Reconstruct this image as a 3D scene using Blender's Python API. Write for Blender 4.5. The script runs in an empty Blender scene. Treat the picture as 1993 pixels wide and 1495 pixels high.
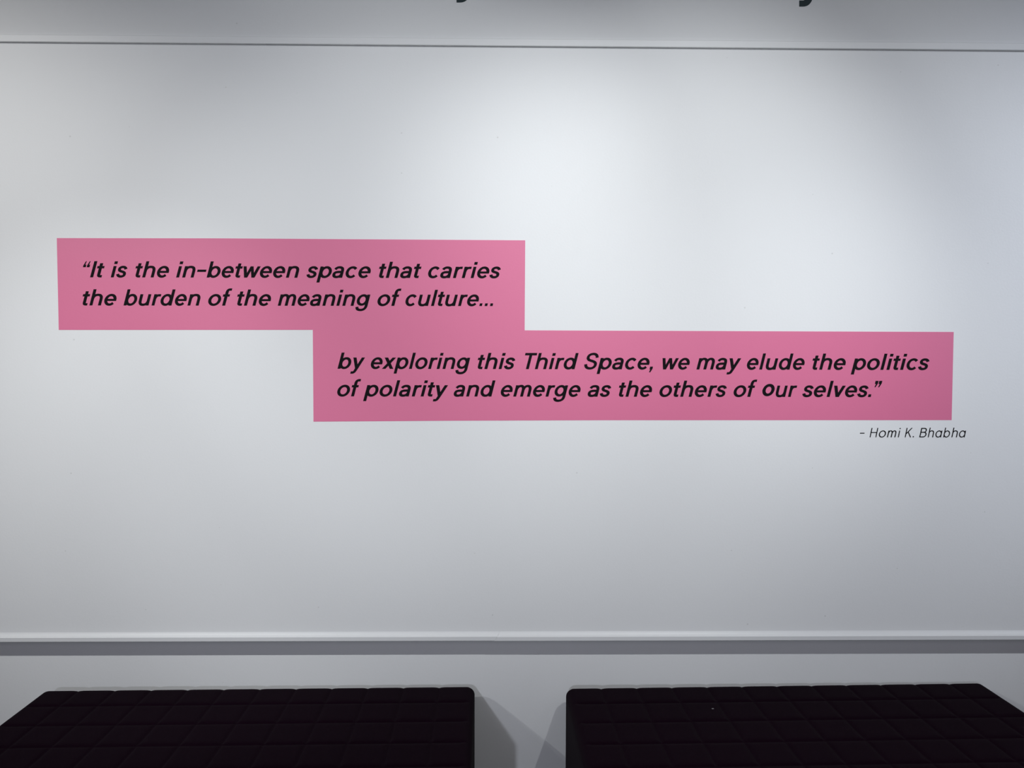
import bpy, bmesh, math, random
from mathutils import Vector, Matrix
random.seed(7)
S = bpy.context.scene
COL = S.collection

# ------------------------------------------------------------------ camera
F_PX, W, H = 1500.0, 1993, 1495
YAW, PITCH, ROLL = math.radians(.82), math.radians(2.0), .00275
CAM = Vector((0, -2.55, 1.55))
FW = Vector((math.sin(YAW)*math.cos(PITCH), math.cos(YAW)*math.cos(PITCH), -math.sin(PITCH)))
R0 = Vector((math.cos(YAW), -math.sin(YAW), 0))
U0 = R0.cross(FW)
RT = R0*math.cos(ROLL) + U0*math.sin(ROLL)
UP = U0*math.cos(ROLL) - R0*math.sin(ROLL)
cd = bpy.data.cameras.new('camera')
cam = bpy.data.objects.new('camera', cd)
COL.objects.link(cam)
cd.sensor_fit = 'HORIZONTAL'
cd.sensor_width = 36.0
cd.lens = 36.0*F_PX/W
cd.clip_start = .02
M = Matrix((RT, UP, -FW)).transposed().to_4x4()
M.translation = CAM
cam.matrix_world = M
S.camera = cam

# ------------------------------------------------------------------ exposure and world
S.view_settings.view_transform = 'Standard'
S.view_settings.look = 'None'
S.view_settings.exposure = 0.0
S.view_settings.gamma = 1.0
S.view_settings.use_curve_mapping = False
w = bpy.data.worlds.new('world')
S.world = w
w.use_nodes = True
w.node_tree.nodes['Background'].inputs[0].default_value = (.05, .05, .06, 1)
w.node_tree.nodes['Background'].inputs[1].default_value = .2

# ------------------------------------------------------------------ lamps of the gallery, plus an added fill
def spot(name, loc, aim, watts, deg, blend, col, radius):
    d = bpy.data.lights.new(name, 'SPOT')
    d.energy, d.spot_size, d.spot_blend = watts, math.radians(deg), blend
    d.color, d.shadow_soft_size = col, radius
    o = bpy.data.objects.new(name, d)
    COL.objects.link(o)
    o.location = loc
    o.rotation_euler = (Vector(aim) - Vector(loc)).to_track_quat('-Z', 'Y').to_euler()
    return o
def area(name, loc, aim, watts, sx, sy, col):
    d = bpy.data.lights.new(name, 'AREA')
    d.shape, d.size, d.size_y, d.energy, d.color = 'RECTANGLE', sx, sy, watts, col
    o = bpy.data.objects.new(name, d)
    COL.objects.link(o)
    o.location = loc
    o.rotation_euler = (Vector(aim) - Vector(loc)).to_track_quat('-Z', 'Y').to_euler()
    return o
NEU, WARM, COOL = (.955, .99, 1.0), (.985, .985, .955), (.86, .93, 1.05)
TY, TZ = -1.950, 2.900        # the lamp track runs along the wall
spot('track_spot', (-2.90, TY, TZ), (0.50, 0, 1.45), 145.7, 38.8, 1.0, NEU, .02)
spot('track_spot', (-2.40, TY, TZ), (-1.91, 0, 1.81), 101.6, 66.7, 1.0, WARM, .02)
spot('track_spot', (-1.40, TY, TZ), (-1.19, 0, 0.99), 75.0, 45.1, 1.0, NEU, .02)
spot('track_spot', (0.60, TY, TZ), (-0.63, 0, 1.81), 85.6, 64.3, 1.0, NEU, .02)
spot('track_spot', (0.90, TY, TZ), (0.55, 0, 1.88), 83.1, 54.1, 1.0, NEU, .02)
spot('track_spot', (1.12, TY, TZ), (0.92, 0, 0.20), 67.3, 72.1, 1.0, NEU, .02)
spot('track_spot', (2.15, TY, TZ), (0.93, 0, 2.11), 37.9, 57.6, 1.0, NEU, .02)
spot('track_spot', (4.50, TY, TZ), (2.82, 0, 2.07), 444.9, 50.8, 1.0, COOL, .02)
spot('track_spot', (-3.10, TY, TZ), (.15, 0, .15), 90.0, 30.0, 1.0, NEU, .02)
spot('front_spot', (-1.45, -9.0, 2.60), (0, 0, 1.7), 520, 38, 1.0, (.89, .94, 1.06), .10)
area('ambient_fill_light', (0, -6.0, 3.45), (0, -6.0, 0), 44, 6, 2.5, (.97, .90, 1.06))  # added soft overhead fill to lift the ambient level, not a gallery lamp

# ------------------------------------------------------------------ helpers
def ray(u, v):
    return FW*F_PX + RT*(u - W/2) - UP*(v - H/2)
def wall_pt(u, v, y=0.0):
    """point of the wall plane (at depth y) that shows at this place of the picture"""
    d = ray(u, v)
    return CAM + d*((y - CAM.y)/d.y)
def link(name, me, mat, parent=None, kind=None, label=None, cat=None, group=None):
    o = bpy.data.objects.new(name, me)
    COL.objects.link(o)
    if mat: me.materials.append(mat)
    if parent: o.parent = parent
    tag(o, label, cat, group, kind)
    return o
def tag(o, label=None, cat=None, group=None, kind=None):
    for k, v in (('label', label), ('category', cat), ('group', group), ('kind', kind)):
        if v: o[k] = v
def empty(name, loc, label=None, cat=None, group=None, parent=None):
    o = bpy.data.objects.new(name, None)
    COL.objects.link(o)
    o.location = loc
    o.empty_display_size = .05
    if parent: o.parent = parent
    tag(o, label, cat, group)
    return o
def from_bm(name, bm, smooth=False):
    bmesh.ops.recalc_face_normals(bm, faces=bm.faces)
    me = bpy.data.meshes.new(name)
    bm.to_mesh(me)
    bm.free()
    if smooth:
        for p in me.polygons: p.use_smooth = True
    return me
def box_me(name, x0, x1, y0, y1, z0, z1, bev=0):
    bm = bmesh.new()
    bmesh.ops.create_cube(bm, size=1)
    for v in bm.verts:
        v.co = Vector((x0 + (v.co.x+.5)*(x1-x0), y0 + (v.co.y+.5)*(y1-y0), z0 + (v.co.z+.5)*(z1-z0)))
    if bev: bmesh.ops.bevel(bm, geom=bm.edges[:], offset=bev, segments=2, affect='EDGES', profile=.6)
    return from_bm(name, bm)
def profile_me(name, prof, x0, x1, skew=0.0):
    """a moulding: (y, z) profile pushed along x; skew slants its right end in z"""
    bm = bmesh.new()
    a = [bm.verts.new((x0, y, z)) for y, z in prof]
    b = [bm.verts.new((x1, y, z)) for y, z in prof]
    n = len(prof)
    for i in range(n): bm.faces.new((a[i], a[(i+1) % n], b[(i+1) % n], b[i]))
    bm.faces.new(a); bm.faces.new(b[::-1])
    if skew:
        zm = sum(z for _, z in prof)/n
        for v in bm.verts: v.co.x += skew*(v.co.z - zm)
    return from_bm(name, bm)

# ------------------------------------------------------------------ materials
def new_mat(name, col, rough=.5, spec=.5):
    m = bpy.data.materials.new(name)
    m.use_nodes = True
    b = m.node_tree.nodes['Principled BSDF']
    b.inputs['Base Color'].default_value = (*col, 1)
    b.inputs['Roughness'].default_value = rough
    b.inputs['Specular IOR Level'].default_value = spec
    return m, m.node_tree, b
def node(nt, t, **kw):
    n = nt.nodes.new(t)
    for k, v in kw.items():
        if k in n.inputs.keys(): n.inputs[k].default_value = v
        else: setattr(n, k, v)
    return n
def paint(name, col, rough, spec, bump, specks=False, big=.25):
    """roller-applied emulsion: fine stipple, slow waves, and a few tiny knocks"""
    m, nt, b = new_mat(name, col, rough, spec)
    L = nt.links.new
    tc = node(nt, 'ShaderNodeNewGeometry')
    n1 = node(nt, 'ShaderNodeTexNoise', Scale=140.0, Detail=3.0)
    n2 = node(nt, 'ShaderNodeTexNoise', Scale=7.0, Detail=2.0)
    for n in (n1, n2): L(tc.outputs['Position'], n.inputs['Vector'])
    b1 = node(nt, 'ShaderNodeBump', Strength=bump, Distance=.002)
    b2 = node(nt, 'ShaderNodeBump', Strength=big, Distance=.004)
    L(n1.outputs['Fac'], b1.inputs['Height'])
    L(n2.outputs['Fac'], b2.inputs['Height'])
    L(b1.outputs['Normal'], b2.inputs['Normal'])
    L(b2.outputs['Normal'], b.inputs['Normal'])
    if specks:
        sx = node(nt, 'ShaderNodeSeparateXYZ'); cx = node(nt, 'ShaderNodeCombineXYZ')
        L(tc.outputs['Position'], sx.inputs['Vector'])
        L(sx.outputs['X'], cx.inputs['X']); L(sx.outputs['Z'], cx.inputs['Y'])
        vo = node(nt, 'ShaderNodeTexVoronoi', voronoi_dimensions='2D', Scale=3.6)
        L(cx.outputs['Vector'], vo.inputs['Vector'])
        sep = node(nt, 'ShaderNodeSeparateColor')
        L(vo.outputs['Color'], sep.inputs['Color'])
        rad = node(nt, 'ShaderNodeMapRange')
        rad.inputs['From Min'].default_value = .35
        rad.inputs['To Max'].default_value = .0105
        L(sep.outputs['Red'], rad.inputs['Value'])
        lt = node(nt, 'ShaderNodeMath', operation='LESS_THAN')
        L(vo.outputs['Distance'], lt.inputs[0]); L(rad.outputs['Result'], lt.inputs[1])
        mx = node(nt, 'ShaderNodeMix', data_type='RGBA')
        mx.inputs['A'].default_value = (*col, 1)
        mx.inputs['B'].default_value = (col[0]*.84, col[1]*.84, col[2]*.83, 1)
        L(lt.outputs['Value'], mx.inputs['Factor'])
        L(mx.outputs['Result'], b.inputs['Base Color'])
    return m
WALL = paint('white_wall_paint', (.80, .805, .81), .55, .35, .12, True, .10)
WALL_UP = paint('grey_white_upper_paint', (.71, .715, .72), .6, .3, .12, True, .10)
TRIM = paint("white_gloss_paint", (.78, .785, .79), .4, .4, .06, False, .10)
PINK = paint('pink_paint', (.71, .164, .308), .52, .6, .10, False, .08)
BLACK, nt_, b_ = new_mat('black_vinyl', (.0070, .0056, .0072), .7, .08)
GREY, nt_, b_ = new_mat('charcoal_vinyl', (.026, .039, .044), .6, .15)
def fabric():
    m, nt, b = new_mat('aubergine_fabric', (.0062, .0014, .0050), .95, .02)
    L = nt.links.new
    tc = node(nt, 'ShaderNodeTexCoord')
    wv = node(nt, 'ShaderNodeTexNoise', Scale=420.0, Detail=2.0)
    L(tc.outputs['Object'], wv.inputs['Vector'])
    bp = node(nt, 'ShaderNodeBump', Strength=.35, Distance=.001)
    L(wv.outputs['Fac'], bp.inputs['Height'])
    L(bp.outputs['Normal'], b.inputs['Normal'])
    b.inputs['Sheen Weight'].default_value = .02
    b.inputs['Sheen Roughness'].default_value = .5
    return m
FABRIC = fabric()
LEGM, nt_, b_ = new_mat('dark_leg_wood', (.02, .016, .014), .45)
def floor_mat():
    m, nt, b = new_mat('grey_floorboards', (.055, .05, .048), .45)
    L = nt.links.new
    tc = node(nt, 'ShaderNodeNewGeometry')
    br = node(nt, 'ShaderNodeTexBrick', Scale=1.0)
    br.inputs['Color1'].default_value = (.060, .054, .050, 1)
    br.inputs['Color2'].default_value = (.048, .044, .042, 1)
    br.inputs['Mortar'].default_value = (.02, .018, .016, 1)
    br.inputs['Mortar Size'].default_value = .004
    br.inputs['Brick Width'].default_value = 1.8
    br.inputs['Row Height'].default_value = .14
    L(tc.outputs['Position'], br.inputs['Vector'])
    L(br.outputs['Color'], b.inputs['Base Color'])
    return m
FLOOR = floor_mat()
ROOM = paint('gallery_wall_paint', (.62, .63, .65), .7, .3, .08)

# ------------------------------------------------------------------ the room
X0, X1, YR, ZC = -5.0, 5.0, -10.5, 3.7
DL = .046      # the lower wall stands back behind the lined upper wall
wb = box_me('wall_back', X0-.15, X1+.15, 0, DL+.15, .615, ZC)
bm = bmesh.new(); bm.from_mesh(wb)
bmesh.ops.bisect_plane(bm, geom=bm.verts[:]+bm.edges[:]+bm.faces[:], plane_co=(0, 0, 2.556), plane_no=(0, 0, 1))
for f in bm.faces: f.material_index = 1 if f.calc_center_median().z > 2.556 else 0
bm.to_mesh(wb); bm.free()
wb.materials.append(WALL); wb.materials.append(WALL_UP)
link('wall_back', wb, None, kind='structure', label='white painted upper wall behind the pink quotation')
link('wall_back_lower', box_me('wall_back_lower', X0-.15, X1+.15, DL, DL+.15, 0, .615), WALL, kind='structure', label='strip of white wall behind the benches, set back under the dado rail')
link('floor', box_me('floor', X0-.15, X1+.15, YR-.15, .15, -.1, 0), FLOOR, kind='structure')
link('ceiling', box_me('ceiling', X0-.15, X1+.15, YR-.15, .15, ZC, ZC+.1), ROOM, kind='structure')
link('wall_left', box_me('wall_left', X0-.15, X0, YR, 0, 0, ZC), ROOM, kind='structure')
link('wall_right', box_me('wall_right', X1, X1+.15, YR, 0, 0, ZC), ROOM, kind='structure')
link('wall_front', box_me('wall_front', X0-.15, X1+.15, YR-.15, YR, 0, ZC), ROOM, kind='structure')
link('baseboard_back', profile_me('baseboard_back', [(DL, 0), (DL-.012, 0), (DL-.012, .10), (DL-.006, .115), (DL, .118)], X0, X1), TRIM, kind='structure')
# picture rail: a flat lath whose underside shows as a grey line
PU, PD = .011, .013
zu = wall_pt(996, 91.6).z
link('trim_1', profile_me('trim_1', [(0, zu), (-PU+.001, zu), (-PU, zu+.0012), (-PU, zu+.021), (-PU+.003, zu+.024), (0, zu+.0245)], X0, X1), TRIM, kind='structure', label='narrow white picture rail running along the top of the wall')
# lower edge of the lined upper wall: a small chamfered lath in two lengths that meet in a slanted scarf joint
ZB, ZF, ZT = wall_pt(700, 1248.6, -PD).z, wall_pt(700, 1240.0, -PD).z, wall_pt(700, 1232.0).z
def dado(dz, dy):
    return [(DL-.001, ZB+dz), (-PD+.0015-dy, ZB+dz), (-PD-dy, ZB+.0015+dz), (-PD-dy, ZF-.0006+dz), (-PD+.0012-dy, ZF+.0006+dz), (-PD*.45-dy, ZF+(ZT-ZF)*.45+dz), (-.002, ZT), (.001, ZT+.006), (DL-.001, ZT+.006)]
XJ = wall_pt(968, 1243, -PD).x
link('trim_2', profile_me('trim_2', dado(0, 0), X0, XJ-.0001, .7), TRIM, kind='structure', label='white dado rail length above the first bench, up to the slanted joint')
link('trim_3', profile_me('trim_3', dado(-.0008, .0003), XJ+.0001, X1, .7), TRIM, kind='structure', label='white dado rail length above the second bench, past the slanted joint')

# ------------------------------------------------------------------ lettering: every glyph drawn from strokes
K_BOLD, K_THIN = .265, .235
def bz(*p, n=14):
    out = []
    for i in range(n+1):
        t = i/n; s = 1-t
        out.append(tuple(s**3*p[0][k] + 3*s*s*t*p[1][k] + 3*s*t*t*p[2][k] + t**3*p[3][k] for k in (0, 1)))
    return out
def chain(*segs):
    out = list(segs[0])
    for s in segs[1:]: out += list(s)[1:]
    return out
def arc(cx, cy, rx, ry, a0, a1, n=30):
    return [(cx + rx*math.cos(math.radians(a0+(a1-a0)*i/n)), cy + ry*math.sin(math.radians(a0+(a1-a0)*i/n))) for i in range(n+1)]
def ring(cx, cy, rx, ry): return ('ring', arc(cx, cy, rx, ry, 0, 360, 48)[:-1])
def st(pts, ta=None, tb=None): return ('stroke', pts, ta, tb)
def poly(*p): return ('poly', list(p))
def bar(x0, y0, x1, y1): return poly((x0, y0), (x1, y0), (x1, y1), (x0, y1))
def diag(x0, y0, x1, y1, wd):
    h = wd/2
    return poly((x0-h, y0), (x0+h, y0), (x1+h, y1), (x1-h, y1))
# --- bold face; units are picture pixels at the panel: x-height 22, ascender 31.5
A, B = 2.92, 2.28
SW = 2*A
def arch(x0, x1, top=20.6):
    m = (x0+x1)/2
    return st(chain(bz((x0, 11.5), (x0, 17.2), (x0+3.4, top), (m+.7, top)), bz((m+.7, top), (x1-2.4, top), (x1, 17.6), (x1, 12.6)), [(x1, 12.6), (x1, 0)]))
SS = chain(bz((16.1, 15.9), (15.3, 18.8), (12.6, 20.3), (9.5, 20.3)), bz((9.5, 20.3), (5.8, 20.3), (3.3, 18.6), (3.3, 16.0)),
           bz((3.3, 16.0), (3.3, 12.9), (6.4, 12.2), (9.5, 11.3)), bz((9.5, 11.3), (12.9, 10.3), (15.6, 9.3), (15.6, 6.1)),
           bz((15.6, 6.1), (15.6, 3.3), (12.8, 1.7), (9.3, 1.7)), bz((9.3, 1.7), (5.6, 1.7), (2.9, 3.5), (2.2, 6.7)))
G = {
 'I': (SW, [bar(0, 0, SW, 31.5)]),
 'T': (24.0, [bar(0, 26.8, 24.0, 31.5), bar(12-A, 0, 12+A, 28)]),
 'S': (25.0, [st(chain(bz((22.0, 22.4), (21.4, 27.0), (18.0, 29.8), (13.2, 29.8)), bz((13.2, 29.8), (7.6, 29.8), (4.0, 27.2), (4.0, 23.2)),
                       bz((4.0, 23.2), (4.0, 18.6), (8.4, 17.4), (13.0, 16.2)), bz((13.0, 16.2), (17.8, 15.0), (22.0, 13.4), (22.0, 8.8)),
                       bz((22.0, 8.8), (22.0, 4.4), (18.0, 1.7), (12.8, 1.7)), bz((12.8, 1.7), (7.2, 1.7), (3.2, 4.6), (2.6, 9.8))))]),
 't': (13.6, [bar(0, 17.5, 13.6, 22.0), bar(3.6, 8, 3.6+SW, 27.6), st(chain([(3.6+A, 12), (3.6+A, 5.6)], bz((3.6+A, 5.6), (3.6+A, 2.9), (7.8, 2.1), (10.0, 2.1)), [(10.0, 2.1), (13.2, 2.1)]))]),
 'i': (SW, [bar(0, 0, SW, 22), bar(-.1, 25.9, SW+.3, 31.3)]),
 'l': (SW, [bar(0, 0, SW, 31.5)]),
 's': (18.4, [st(SS)]),
 'h': (22.6, [bar(0, 0, SW, 31.5), arch(A, 22.6-A)]),
 'n': (22.6, [bar(0, 0, SW, 22), arch(A, 22.6-A)]),
 'm': (33.4, [bar(0, 0, SW, 22), arch(A, 33.4/2), arch(33.4/2, 33.4-A)]),
 'r': (14.2, [bar(0, 0, SW, 22), st(chain(bz((A, 11.0), (A, 16.6), (5.8, 19.9), (10.6, 19.9)), [(10.6, 19.9), (14.0, 19.9)]))]),
 'u': (22.0, [bar(22.0-SW, 0, 22.0, 22), st(chain([(A, 22), (A, 9.4)], bz((A, 9.4), (A, 4.4), (5.2, 1.5), (9.9, 1.5)), bz((9.9, 1.5), (15.4, 1.5), (22-A, 4.8), (22-A, 10.5))))]),
 'o': (24.4, [ring(12.2, 11, 12.2-A+.05, 9.35)]),
 'b': (24.4, [bar(0, 0, SW, 31.5), ring(12.8, 11, 11.6-A+.05, 9.35)]),
 'd': (24.4, [bar(24.4-SW, 0, 24.4, 31.5), ring(11.6, 11, 11.6-A+.05, 9.35)]),
 'p': (24.4, [bar(0, -9.2, SW, 22), ring(12.8, 11, 11.6-A+.05, 9.35)]),
 'g': (24.2, [bar(24.2-SW, 0, 24.2, 22), ring(11.5, 11.4, 11.5-A+.05, 8.95),
              st(chain([(24.2-A, 4), (24.2-A, 0)], bz((24.2-A, 0), (24.2-A, -5.2), (17.4, -8.0), (11.9, -8.0)), bz((11.9, -8.0), (7.2, -8.0), (4.0, -6.2), (3.4, -1.9))))]),
 'e': (23.4, [st(arc(11.7, 11, 11.7-A, 9.35, -40, -360, 40) ), bar(4.0, 8.8, 21.6, 12.9), poly((16.6, 8.8), (23.25, 8.8), (23.35, 11.6), (17.4, 11.6))]),
 'c': (22.6, [st(arc(11.7, 11, 11.7-A, 9.35, 40, 320, 40))]),
 'a': (20.6, [st(chain(bz((3.2, 16.2), (4.6, 19.2), (7.2, 20.4), (10.6, 20.4)), bz((10.6, 20.4), (15.2, 20.4), (20.6-A, 18.2), (20.6-A, 13.6)), [(20.6-A, 13.6), (20.6-A, 0)])),
              st(chain([(20.6-A, 11.4), (11.2, 11.4)], bz((11.2, 11.4), (5.6, 11.2), (A, 10.0), (A, 6.6)), bz((A, 6.6), (A, 3.2), (5.4, 1.6), (8.8, 1.6)), bz((8.8, 1.6), (13.8, 1.6), (20.6-A, 4.4), (20.6-A, 9.0))))]),
 'f': (14.2, [bar(0, 17.5, 13.2, 22.0), st(chain([(3.4+A, 0), (3.4+A, 25.6)], bz((3.4+A, 25.6), (3.4+A, 29.6), (8.2, 31.4), (11.4, 31.4)), [(11.4, 31.4), (14.4, 31.4)]))]),
 'w': (34.0, [diag(3.1, 22, 9.8, 0, 6.1), diag(17.0, 22, 10.0, 0, 5.7), diag(17.0, 22, 24.0, 0, 5.7), diag(30.9, 22, 24.2, 0, 6.1)]),
 'v': (23.0, [diag(3.2, 22, 11.5, 0, 6.4), diag(19.8, 22, 11.5, 0, 6.4)]),
 'x': (23.4, [diag(3.6, 22, 19.8, 0, 7.2), diag(19.8, 22, 3.6, 0, 7.2)]),
 'y': (23.6, [diag(3.2, 22, 12.2, .6, 6.4), diag(20.4, 22, 11.0, -1.6, 6.4), st(chain([(12.8, 3.0), (10.9, -1.8)], bz((10.9, -1.8), (9.4, -5.4), (8.2, -7.3), (5.2, -7.3)), [(5.2, -7.3), (2.0, -7.3)]))]),
 '-': (17.6, [bar(0, 10.9, 17.6, 15.4)]),
 '.': (5.4, [bar(0, 0, 5.4, 5.3)]),
 ',': (5.8, [poly((0, 0), (0, 5.4), (5.8, 5.4), (5.8, 1.2), (3.2, -5.6), (.4, -5.6), (1.6, 0))]),
 '\u201c': (12.6, [poly((0, 19.6), (0, 23.4), (2.9, 31.3), (4.6, 31.3), (3.2, 24.6), (5.3, 24.6), (5.3, 19.6)), poly((7.3, 19.6), (7.3, 23.4), (10.2, 31.3), (11.9, 31.3), (10.5, 24.6), (12.6, 24.6), (12.6, 19.6))]),
 '\u201d': (13.2, [poly((0, 25.4), (0, 31.5), (5.9, 31.5), (5.9, 26.4), (3.0, 19.2), (.9, 19.2), (2.4, 25.4)), poly((7.3, 25.4), (7.3, 31.5), (13.2, 31.5), (13.2, 26.4), (10.3, 19.2), (8.2, 19.2), (9.7, 25.4))]),
}
RSB = {'I': 2.6, 'T': .2, 'S': 1.4, 't': 1.2, 'i': 3.1, 'l': 3.1, 's': 1.2, 'h': 2.7, 'n': 2.7, 'm': 2.7, 'r': .2, 'u': 3.1, 'o': 1.4, 'b': 1.4, 'd': 3.1, 'p': 1.4, 'g': 2.9, 'e': 1.4, 'c': .9, 'a': 2.8, 'f': .2, 'w': .2, 'v': .2, 'x': .2, 'y': .2, '-': 1.3, '.': 3.0, ',': 1.4, '\u201c': 4.0, '\u201d': 1}
LSB = {'I': 2.4, 'T': .6, 'S': 1.2, 't': .3, 'i': 3.0, 'l': 3.0, 's': 1.0, 'h': 3.0, 'n': 3.0, 'm': 3.0, 'r': 3.0, 'u': 2.7, 'o': 1.4, 'b': 3.0, 'd': 1.4, 'p': 3.0, 'g': 1.4, 'e': 1.4, 'c': 1.4, 'a': 1.3, 'f': .3, 'w': .3, 'v': .3, 'x': .2, 'y': .3, '-': 1.3, '.': 2.4, ',': 1.6, '\u201c': 1, '\u201d': -1.4}
def pieces(shapes, a, b):
    """each shape as (vertices, faces, outline runs): strips of quads for strokes, one polygon for the rest"""
    out = []
    for s in shapes:
        if s[0] == 'poly':
            p = list(s[1]); n = len(p)
            out.append((p, [list(range(n))])); continue
        pts = s[1]; n = len(pts); closed = s[0] == 'ring'
        V, Fc = [], []
        for i in range(n):
            if closed: p, q = pts[i-1], pts[(i+1) % n]
            else: p, q = pts[max(i-1, 0)], pts[min(i+1, n-1)]
            dx, dy = q[0]-p[0], q[1]-p[1]
            l = math.hypot(dx, dy) or 1
            nx, ny = -dy/l, dx/l
            h = math.sqrt((a*nx)**2 + (b*ny)**2)
            V += [(pts[i][0]+nx*h, pts[i][1]+ny*h), (pts[i][0]-nx*h, pts[i][1]-ny*h)]
        for i in range(n if closed else n-1):
            j = (i+1) % n
            Fc.append([2*i, 2*j, 2*j+1, 2*i+1])
        out.append((V, Fc))
    return out
def letters_mesh(name, items, y_back, y_front, k):
    """items: (shapes, placing function); each shape becomes a thin vinyl cut-out lying on the wall, a hair over the one before"""
    bm = bmesh.new()
    for shapes, place in items:
        for si, (V, Fc) in enumerate(shapes):
            vs = [bm.verts.new(wall_pt(*place(q), y_front - si*.00004)) for q in V]
            fs = []
            for f in Fc:
                c = [vs[i].co for i in f]
                ar = sum(c[i-1].x*c[i].z - c[i].x*c[i-1].z for i in range(len(c)))
                fs.append(bm.faces.new([vs[i] for i in (f if ar > 0 else f[::-1])]))
            rim = [e for e in {e for f in fs for e in f.edges} if len(e.link_faces) == 1]
            ex = bmesh.ops.extrude_edge_only(bm, edges=rim)
            for g in ex['geom']:
                if isinstance(g, bmesh.types.BMVert): g.co.y = y_back
    me = bpy.data.meshes.new(name)
    bm.to_mesh(me); bm.free()
    return me
def word_items(text, u0, u1, base, k=K_BOLD, lift=None):
    """set a word so that its ink runs from u0 to u1 on baseline base"""
    x, pos = 0.0, []
    for i, c in enumerate(text):
        if i: x += LSB[c]
        pos.append((c, x)); x += G[c][0] + RSB[c]
    lo, hi = 1e9, -1e9
    P = []
    for c, px in pos:
        wt = 1.18 if lift and c == 'o' else 1.0      # the replaced letter is a little heavier
        pc = [([(p[0]+px+k*p[1], p[1]) for p in pl], fc) for pl, fc in pieces(G[c][1], A*wt, B*wt)]
        for pl, fc in pc:
            for p in pl: lo, hi = min(lo, p[0]), max(hi, p[0])
        P.append((c, pc))
    s = (u1-u0)/(hi-lo)
    items = []
    for i, (c, pc) in enumerate(P):
        dv = lift[1] if lift and i == lift[0] else 0
        items.append((pc, lambda q, dv=dv: (u0+(q[0]-lo)*s, base(u0+(q[0]-lo)*s) - q[1] - dv)))
    return items, s

PANEL_Y, TXT_Y = -.0005, -.0009
quote = empty('wall_quote', wall_pt(985, 821), 'stepped pink panel on the white wall with four lines of bold black slanted lettering', 'wall text')
def child(o):
    o.matrix_parent_inverse = Matrix.Translation(-quote.location)
    return o
outline = [(110.5, 463.4), (420, 463.9), (1022.2, 467.8), (1021.1, 643.0), (1440, 644.6), (1856.2, 646.2), (1852.2, 817.8), (1180, 818.0), (880, 819.0), (610.1, 820.8), (608.8, 642.2), (114.3, 642.3)]
bm = bmesh.new()
fv = [bm.verts.new(wall_pt(u, v, PANEL_Y)) for u, v in outline]
bv = [bm.verts.new((v.co.x, .0002, v.co.z)) for v in fv]
bm.faces.new(fv)
for i in range(len(fv)):
    j = (i+1) % len(fv)
    bm.faces.new((fv[i], bv[i], bv[j], fv[j]))
child(link('pink_panel', from_bm('pink_panel', bm), PINK, quote, label='flat pink colour field'))
LINES = [
 (lambda u: 539.8 + (u-180)*.0020, [('\u201cIt', 161.3, 203.6), ('is', 215.5, 247.9), ('the', 263.7, 329.1), ('in-between', 342.7, 582.3), ('space', 596.6, 721.6), ('that', 737.6, 820.4), ('carries', 833.2, 974.7)]),
 (lambda u: 594.5 + (u-180)*.0016, [('the', 160.8, 226.8), ('burden', 240.3, 390.1), ('of', 405.2, 452.1), ('the', 461.6, 527.5), ('meaning', 540.6, 720.8), ('of', 734.6, 781.3), ('culture...', 789.1, 960.0)]),
 (lambda u: 717.8 + (u-660)*.0020, [('by', 656.9, 710.5), ('exploring', 721.7, 915.2), ('this', 929.8, 1002.8), ('Third', 1021.6, 1126.2), ('Space,', 1137.1, 1271.1), ('we', 1289.6, 1342.5), ('may', 1355.5, 1442.8), ('elude', 1453.7, 1566.1), ('the', 1581.5, 1646.2), ('politics', 1656.0, 1809.0)]),
 (lambda u: 771.5 + (u-660)*.0013, [('of', 656.3, 702.8), ('polarity', 706.7, 872.1), ('and', 883.1, 964.4), ('emerge', 974.6, 1130.0), ('as', 1143.8, 1189.5), ('the', 1204.5, 1269.2), ('others', 1283.5, 1414.5), ('of', 1427.8, 1474.0), ('our', 1483.8, 1551.7), ('selves.\u201d', 1561.7, 1717.4)]),
]
NAMES = ['top line of bold black slanted lettering', 'second line of bold black slanted lettering', 'third line of bold black slanted lettering', 'bottom line of bold black slanted lettering']
FITS = []
for (base, words), lab in zip(LINES, NAMES):
    ln = empty('text_line', (0, 0, 0), parent=quote)
    tag(ln, lab)
    ln.matrix_parent_inverse = Matrix.Translation(-quote.location)
    for t, u0, u1 in words:
        items, s = word_items(t, u0, u1, base, lift=(0, 2.3) if t == 'our' else None)
        FITS.append((t, round(s, 3)))
        o = link('word', letters_mesh('word', items, PANEL_Y+.0002, TXT_Y, K_BOLD), BLACK, ln)

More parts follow.
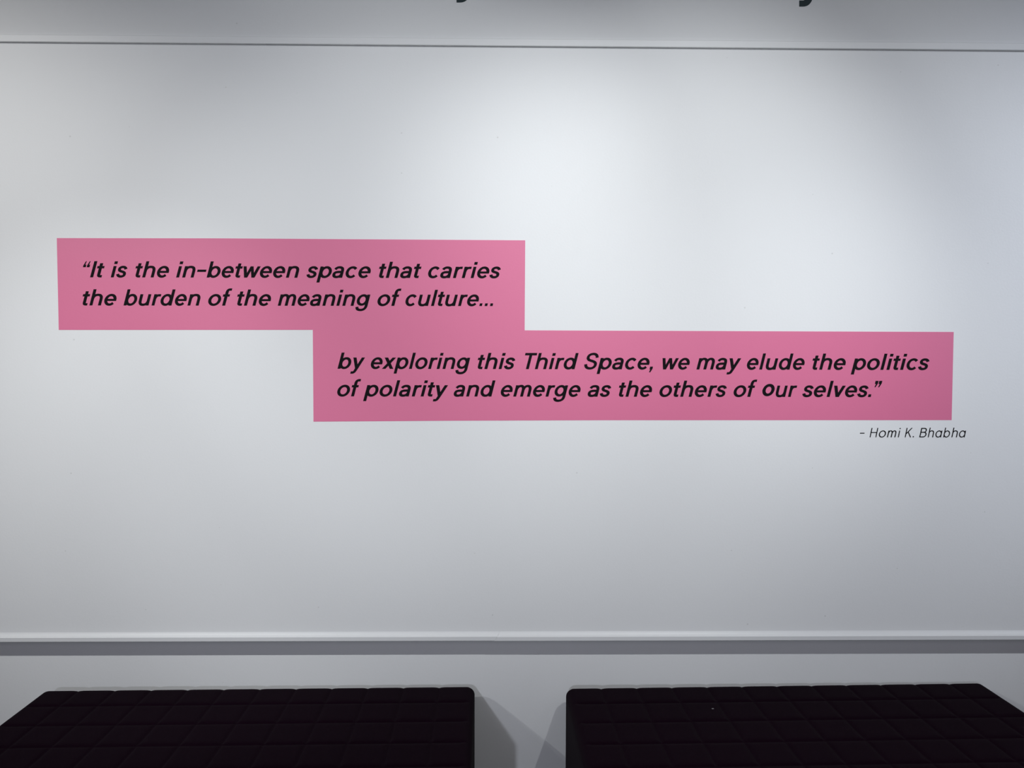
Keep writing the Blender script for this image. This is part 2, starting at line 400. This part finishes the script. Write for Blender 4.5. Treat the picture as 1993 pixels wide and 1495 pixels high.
# thin attribution under the lower right corner of the panel
TA = 1.02
def ring_t(cx, cy, rx, ry): return ring(cx, cy, rx, ry)
def arch_t(x0, x1): 
    m = (x0+x1)/2
    return st(chain(bz((x0, 7.2), (x0, 11), (x0+2, 12.7), (m+.4, 12.7)), bz((m+.4, 12.7), (x1-1.2, 12.7), (x1, 10.8), (x1, 8)), [(x1, 8), (x1, 0)]))
def stem(x, y0, y1): return bar(x-TA, y0, x+TA, y1)
GT = {
 '-': [bar(0, 7.3, 8.4, 9.0)],
 'H': [stem(TA, 0, 18.4), stem(13.6, 0, 18.4), bar(TA, 8.6, 13.6, 10.3)],
 'o': [ring_t(6.6, 6.6, 5.7, 6.0)],
 'm': [stem(TA, 0, 13.3), arch_t(TA, 8.2), arch_t(8.2, 15.4)],
 'i': [stem(TA, 0, 13.2), poly(*arc(TA, 17.2, 1.25, 1.25, 0, 342, 19))],
 'K': [stem(TA, 0, 18.4), diag(11.9, 18.4, 1.2, 6.4, 2.6), diag(5.2, 10.6, 12.9, 0, 2.3)],
 '.': [poly(*arc(1.3, 1.2, 1.25, 1.25, 0, 342, 19))],
 'B': [stem(TA, 0, 18.4), st(chain([(TA, 17.5), (6.4, 17.5)], bz((6.4, 17.5), (9.6, 17.5), (11.0, 15.8), (11.0, 13.7)), bz((11.0, 13.7), (11.0, 11.4), (9.4, 9.9), (6.4, 9.9)), [(6.4, 9.9), (TA, 9.9)])),
       st(chain([(6.4, 9.9), (7.0, 9.9)], bz((7.0, 9.9), (10.6, 9.9), (12.2, 7.9), (12.2, 5.5)), bz((12.2, 5.5), (12.2, 2.6), (10.2, .9), (6.8, .9)), [(6.8, .9), (TA, .9)]))],
 'h': [stem(TA, 0, 18.9), arch_t(TA, 10.4)],
 'a': [stem(12.2, 0, 13.2), ring_t(6.6, 6.6, 5.65, 6.0)],
 'b': [stem(TA, 0, 18.9), ring_t(6.6, 6.6, 5.65, 6.0)],
}
def u8(x): return 1660 + x/8.304
ATTR = [[('-', 113, 190)], [('H', 270, 411), ('o', 420, 535), ('m', 550, 704), ('i', 726, 774)], [('K', 838, 966), ('.', 965, 988)],
        [('B', 1072, 1196), ('h', 1210, 1312), ('a', 1335, 1448), ('b', 1460, 1570), ('h', 1592, 1697), ('a', 1716, 1830)]]
attr = empty('attribution_line', wall_pt(1777, 852), 'thin black slanted attribution line on white wall just below the pink panel', 'wall text')
for wd in ATTR:
    items = []
    for c, a0, a1 in wd:
        pc = [([(p[0]+K_THIN*p[1], p[1]) for p in pl], fc) for pl, fc in pieces(GT[c], TA, .95)]
        lo = min(p[0] for pl, fc in pc for p in pl); hi = max(p[0] for pl, fc in pc for p in pl)
        s = (u8(a1)-u8(a0))/(hi-lo)
        items.append((pc, lambda q, lo=lo, s=s, a0=a0: (u8(a0)+(q[0]-lo)*s, 851.4 - q[1])))
    o = link('dash' if wd[0][0] == '-' else 'word', letters_mesh('word', items, .0002, -.0005, K_THIN), BLACK, attr)
    o.matrix_parent_inverse = Matrix.Translation(-attr.location)

# heading above the picture rail: only two descenders reach into the picture
SC = 2.1
def title_tail(u, bottom, label):
    # upright heavy y; tail cut upright at picture column u
    wv = 6.6
    sh = [diag(2.9, 22, 12.0, .2, wv), diag(21.3, 22, 11.6, -1.6, wv), st(chain([(13.2, 3.0), (11.4, -1.8)], bz((11.4, -1.8), (9.8, -5.8), (8.6, -7.4), (5.2, -7.4)), [(5.2, -7.4), (2.0, -7.4)]))]
    pc = pieces(sh, 3.3, 2.85)
    y_low = min(p[1] for pl, fc in pc for p in pl)
    return link('title_letter', letters_mesh('title_letter', [(pc, lambda q: (u+(q[0]-2.0)*SC, bottom-(q[1]-y_low)*SC))], .0002, -.0006, 0), GREY, label=label, cat='letter')
title_tail(888.5, 4.8, 'dark grey letter tail above the picture rail, over the word space')
title_tail(1555.6, 12.8, 'dark grey letter tail above the picture rail, over the word elude')

# ------------------------------------------------------------------ quilted benches
NX, NY, PX, PY = 12, 6, .1190, .1290
BL, BD, BT, BB = NX*PX, NY*PY, .446, .11
def seat_mesh():
    """upholstered block: puffed square cells on top, rolled edges, plain drop sides"""
    bm = bmesh.new()
    rad = .026
    base = [0, .03, .06, .10, .17, .28, .42, .58, .72, .83, .90, .94, .97]
    def spread(n, p):
        t = [k*p + b*p for k in range(n) for b in base] + [n*p]
        e = [.0006, .002, .0045, .008, .012, .0165, .021, rad]
        t = [v for v in t if rad*1.05 < v < n*p - rad*1.05]
        return [0] + e + t + [n*p - v for v in e[::-1]] + [n*p]
    xs = spread(NX, PX)
    ys = [-v for v in spread(NY, PY)]
    def seam(t, p):
        d = abs((t/p) - round(t/p))*p
        return d
    def height(x, y):
        dx, dy = seam(x, PX), seam(-y, PY)
        ix, iy = round(x/PX), round(-y/PY)
        if ix in (0, NX): dx = PX/2
        if iy in (0, NY): dy = PY/2
        ex, ey = min(x, BL-x), min(-y, BD+y)
        sm = lambda t: max(0, min(1, t))**2*(3-2*max(0, min(1, t)))
        gx = math.exp(-(dx/.0065)**1.2)*(.35+.65*sm(ey/.03))       # seams running away from the wall
        gy = math.exp(-(dy/.0065)**1.2)*sm((ex-.008)/.03)          # seams running along the wall die out at the ends
        z = BT - .0045*max(gx, gy)
        # rolled border
        for e in (ex, ey):
            if e < rad:
                z -= rad - math.sqrt(max(rad*rad - (rad-e)**2, 0))
        return z
    def inset(x, y): return x, y
    V = [[bm.verts.new((x, y, height(x, y))) for x in xs] for y in ys]
    for j in range(len(ys)-1):
        for i in range(len(xs)-1):
            bm.faces.new((V[j][i], V[j+1][i], V[j+1][i+1], V[j][i+1]))
    loop = V[0] + [r[-1] for r in V[1:]] + V[-1][-2::-1] + [r[0] for r in V[-2:0:-1]]
    zs = [.39, .30, .20, BB]
    prev = loop
    for z in zs:
        cur = [bm.verts.new((v.co.x, v.co.y, z)) for v in loop]
        for i in range(len(loop)):
            j = (i+1) % len(loop)
            bm.faces.new((prev[i], prev[j], cur[j], cur[i]))
        prev = cur
    bm.faces.new(prev)
    # soften the upright corners
    rc = .022
    for v in bm.verts:
        cx = rc if v.co.x < rc else (BL-rc if v.co.x > BL-rc else None)
        cy = -rc if v.co.y > -rc else (-BD+rc if v.co.y < -BD+rc else None)
        if cx is not None and cy is not None:
            dx, dy = v.co.x-cx, v.co.y-cy
            m = max(abs(dx), abs(dy)); l = math.hypot(dx, dy)
            if l > 1e-6:
                v.co.x, v.co.y = cx+dx*m/l, cy+dy*m/l
    me = from_bm('seat', bm, True)
    return me
def leg_me():
    bm = bmesh.new()
    bmesh.ops.create_cone(bm, cap_ends=True, segments=20, radius1=.018, radius2=.026, depth=BB)
    for v in bm.verts: v.co.z += BB/2
    return from_bm('leg', bm, True)
seat_me, lg = seat_mesh(), leg_me()
def bench(corner, rot, label, mirror=False):
    b = empty('bench', (corner[0], corner[1], 0), label, 'bench', 'quilted benches along the wall')
    b.rotation_euler.z = rot
    for nm, me, mt, loc in [('seat', seat_me, FABRIC, (0, 0, 0))] + [('leg', lg, LEGM, (x, y, 0)) for x in (.09, BL-.09) for y in (-.09, -BD+.09)]:
        o = bpy.data.objects.new(nm, me)
        COL.objects.link(o)
        if not me.materials: me.materials.append(mt)
        o.parent = b
        o.location = loc
    return b
bench((-1.514, -.006), math.radians(.85), 'dark aubergine quilted bench against the wall under the words It is')
bench((.2185, -.002), math.radians(1.3), 'dark aubergine quilted bench against the wall, under the attribution line')

# a crumb of pale fluff on the second bench
def seat_hit(u, v):
    d = ray(u, v)
    return CAM + d*((BT - CAM.z)/d.z)
p = seat_hit(1387.5, 1380)
bm = bmesh.new()
bmesh.ops.create_icosphere(bm, subdivisions=2, radius=1)
for v in bm.verts:
    n = v.co.copy()
    q = .72 + .28*math.sin(5*n.x+1.3)*math.cos(4*n.y+.4)
    v.co = Vector((n.x*.0052*q, n.y*.0045*q, n.z*.0017*q + .0009))
LINT, nt_, b_ = new_mat('pale_lint', (.20, .19, .20), .9, .1)
f = link('lint', from_bm('lint', bm, True), LINT, label='tiny pale crumb of lint lying on the dark quilted bench', cat='lint')
f.location = p
f.rotation_euler.z = .4
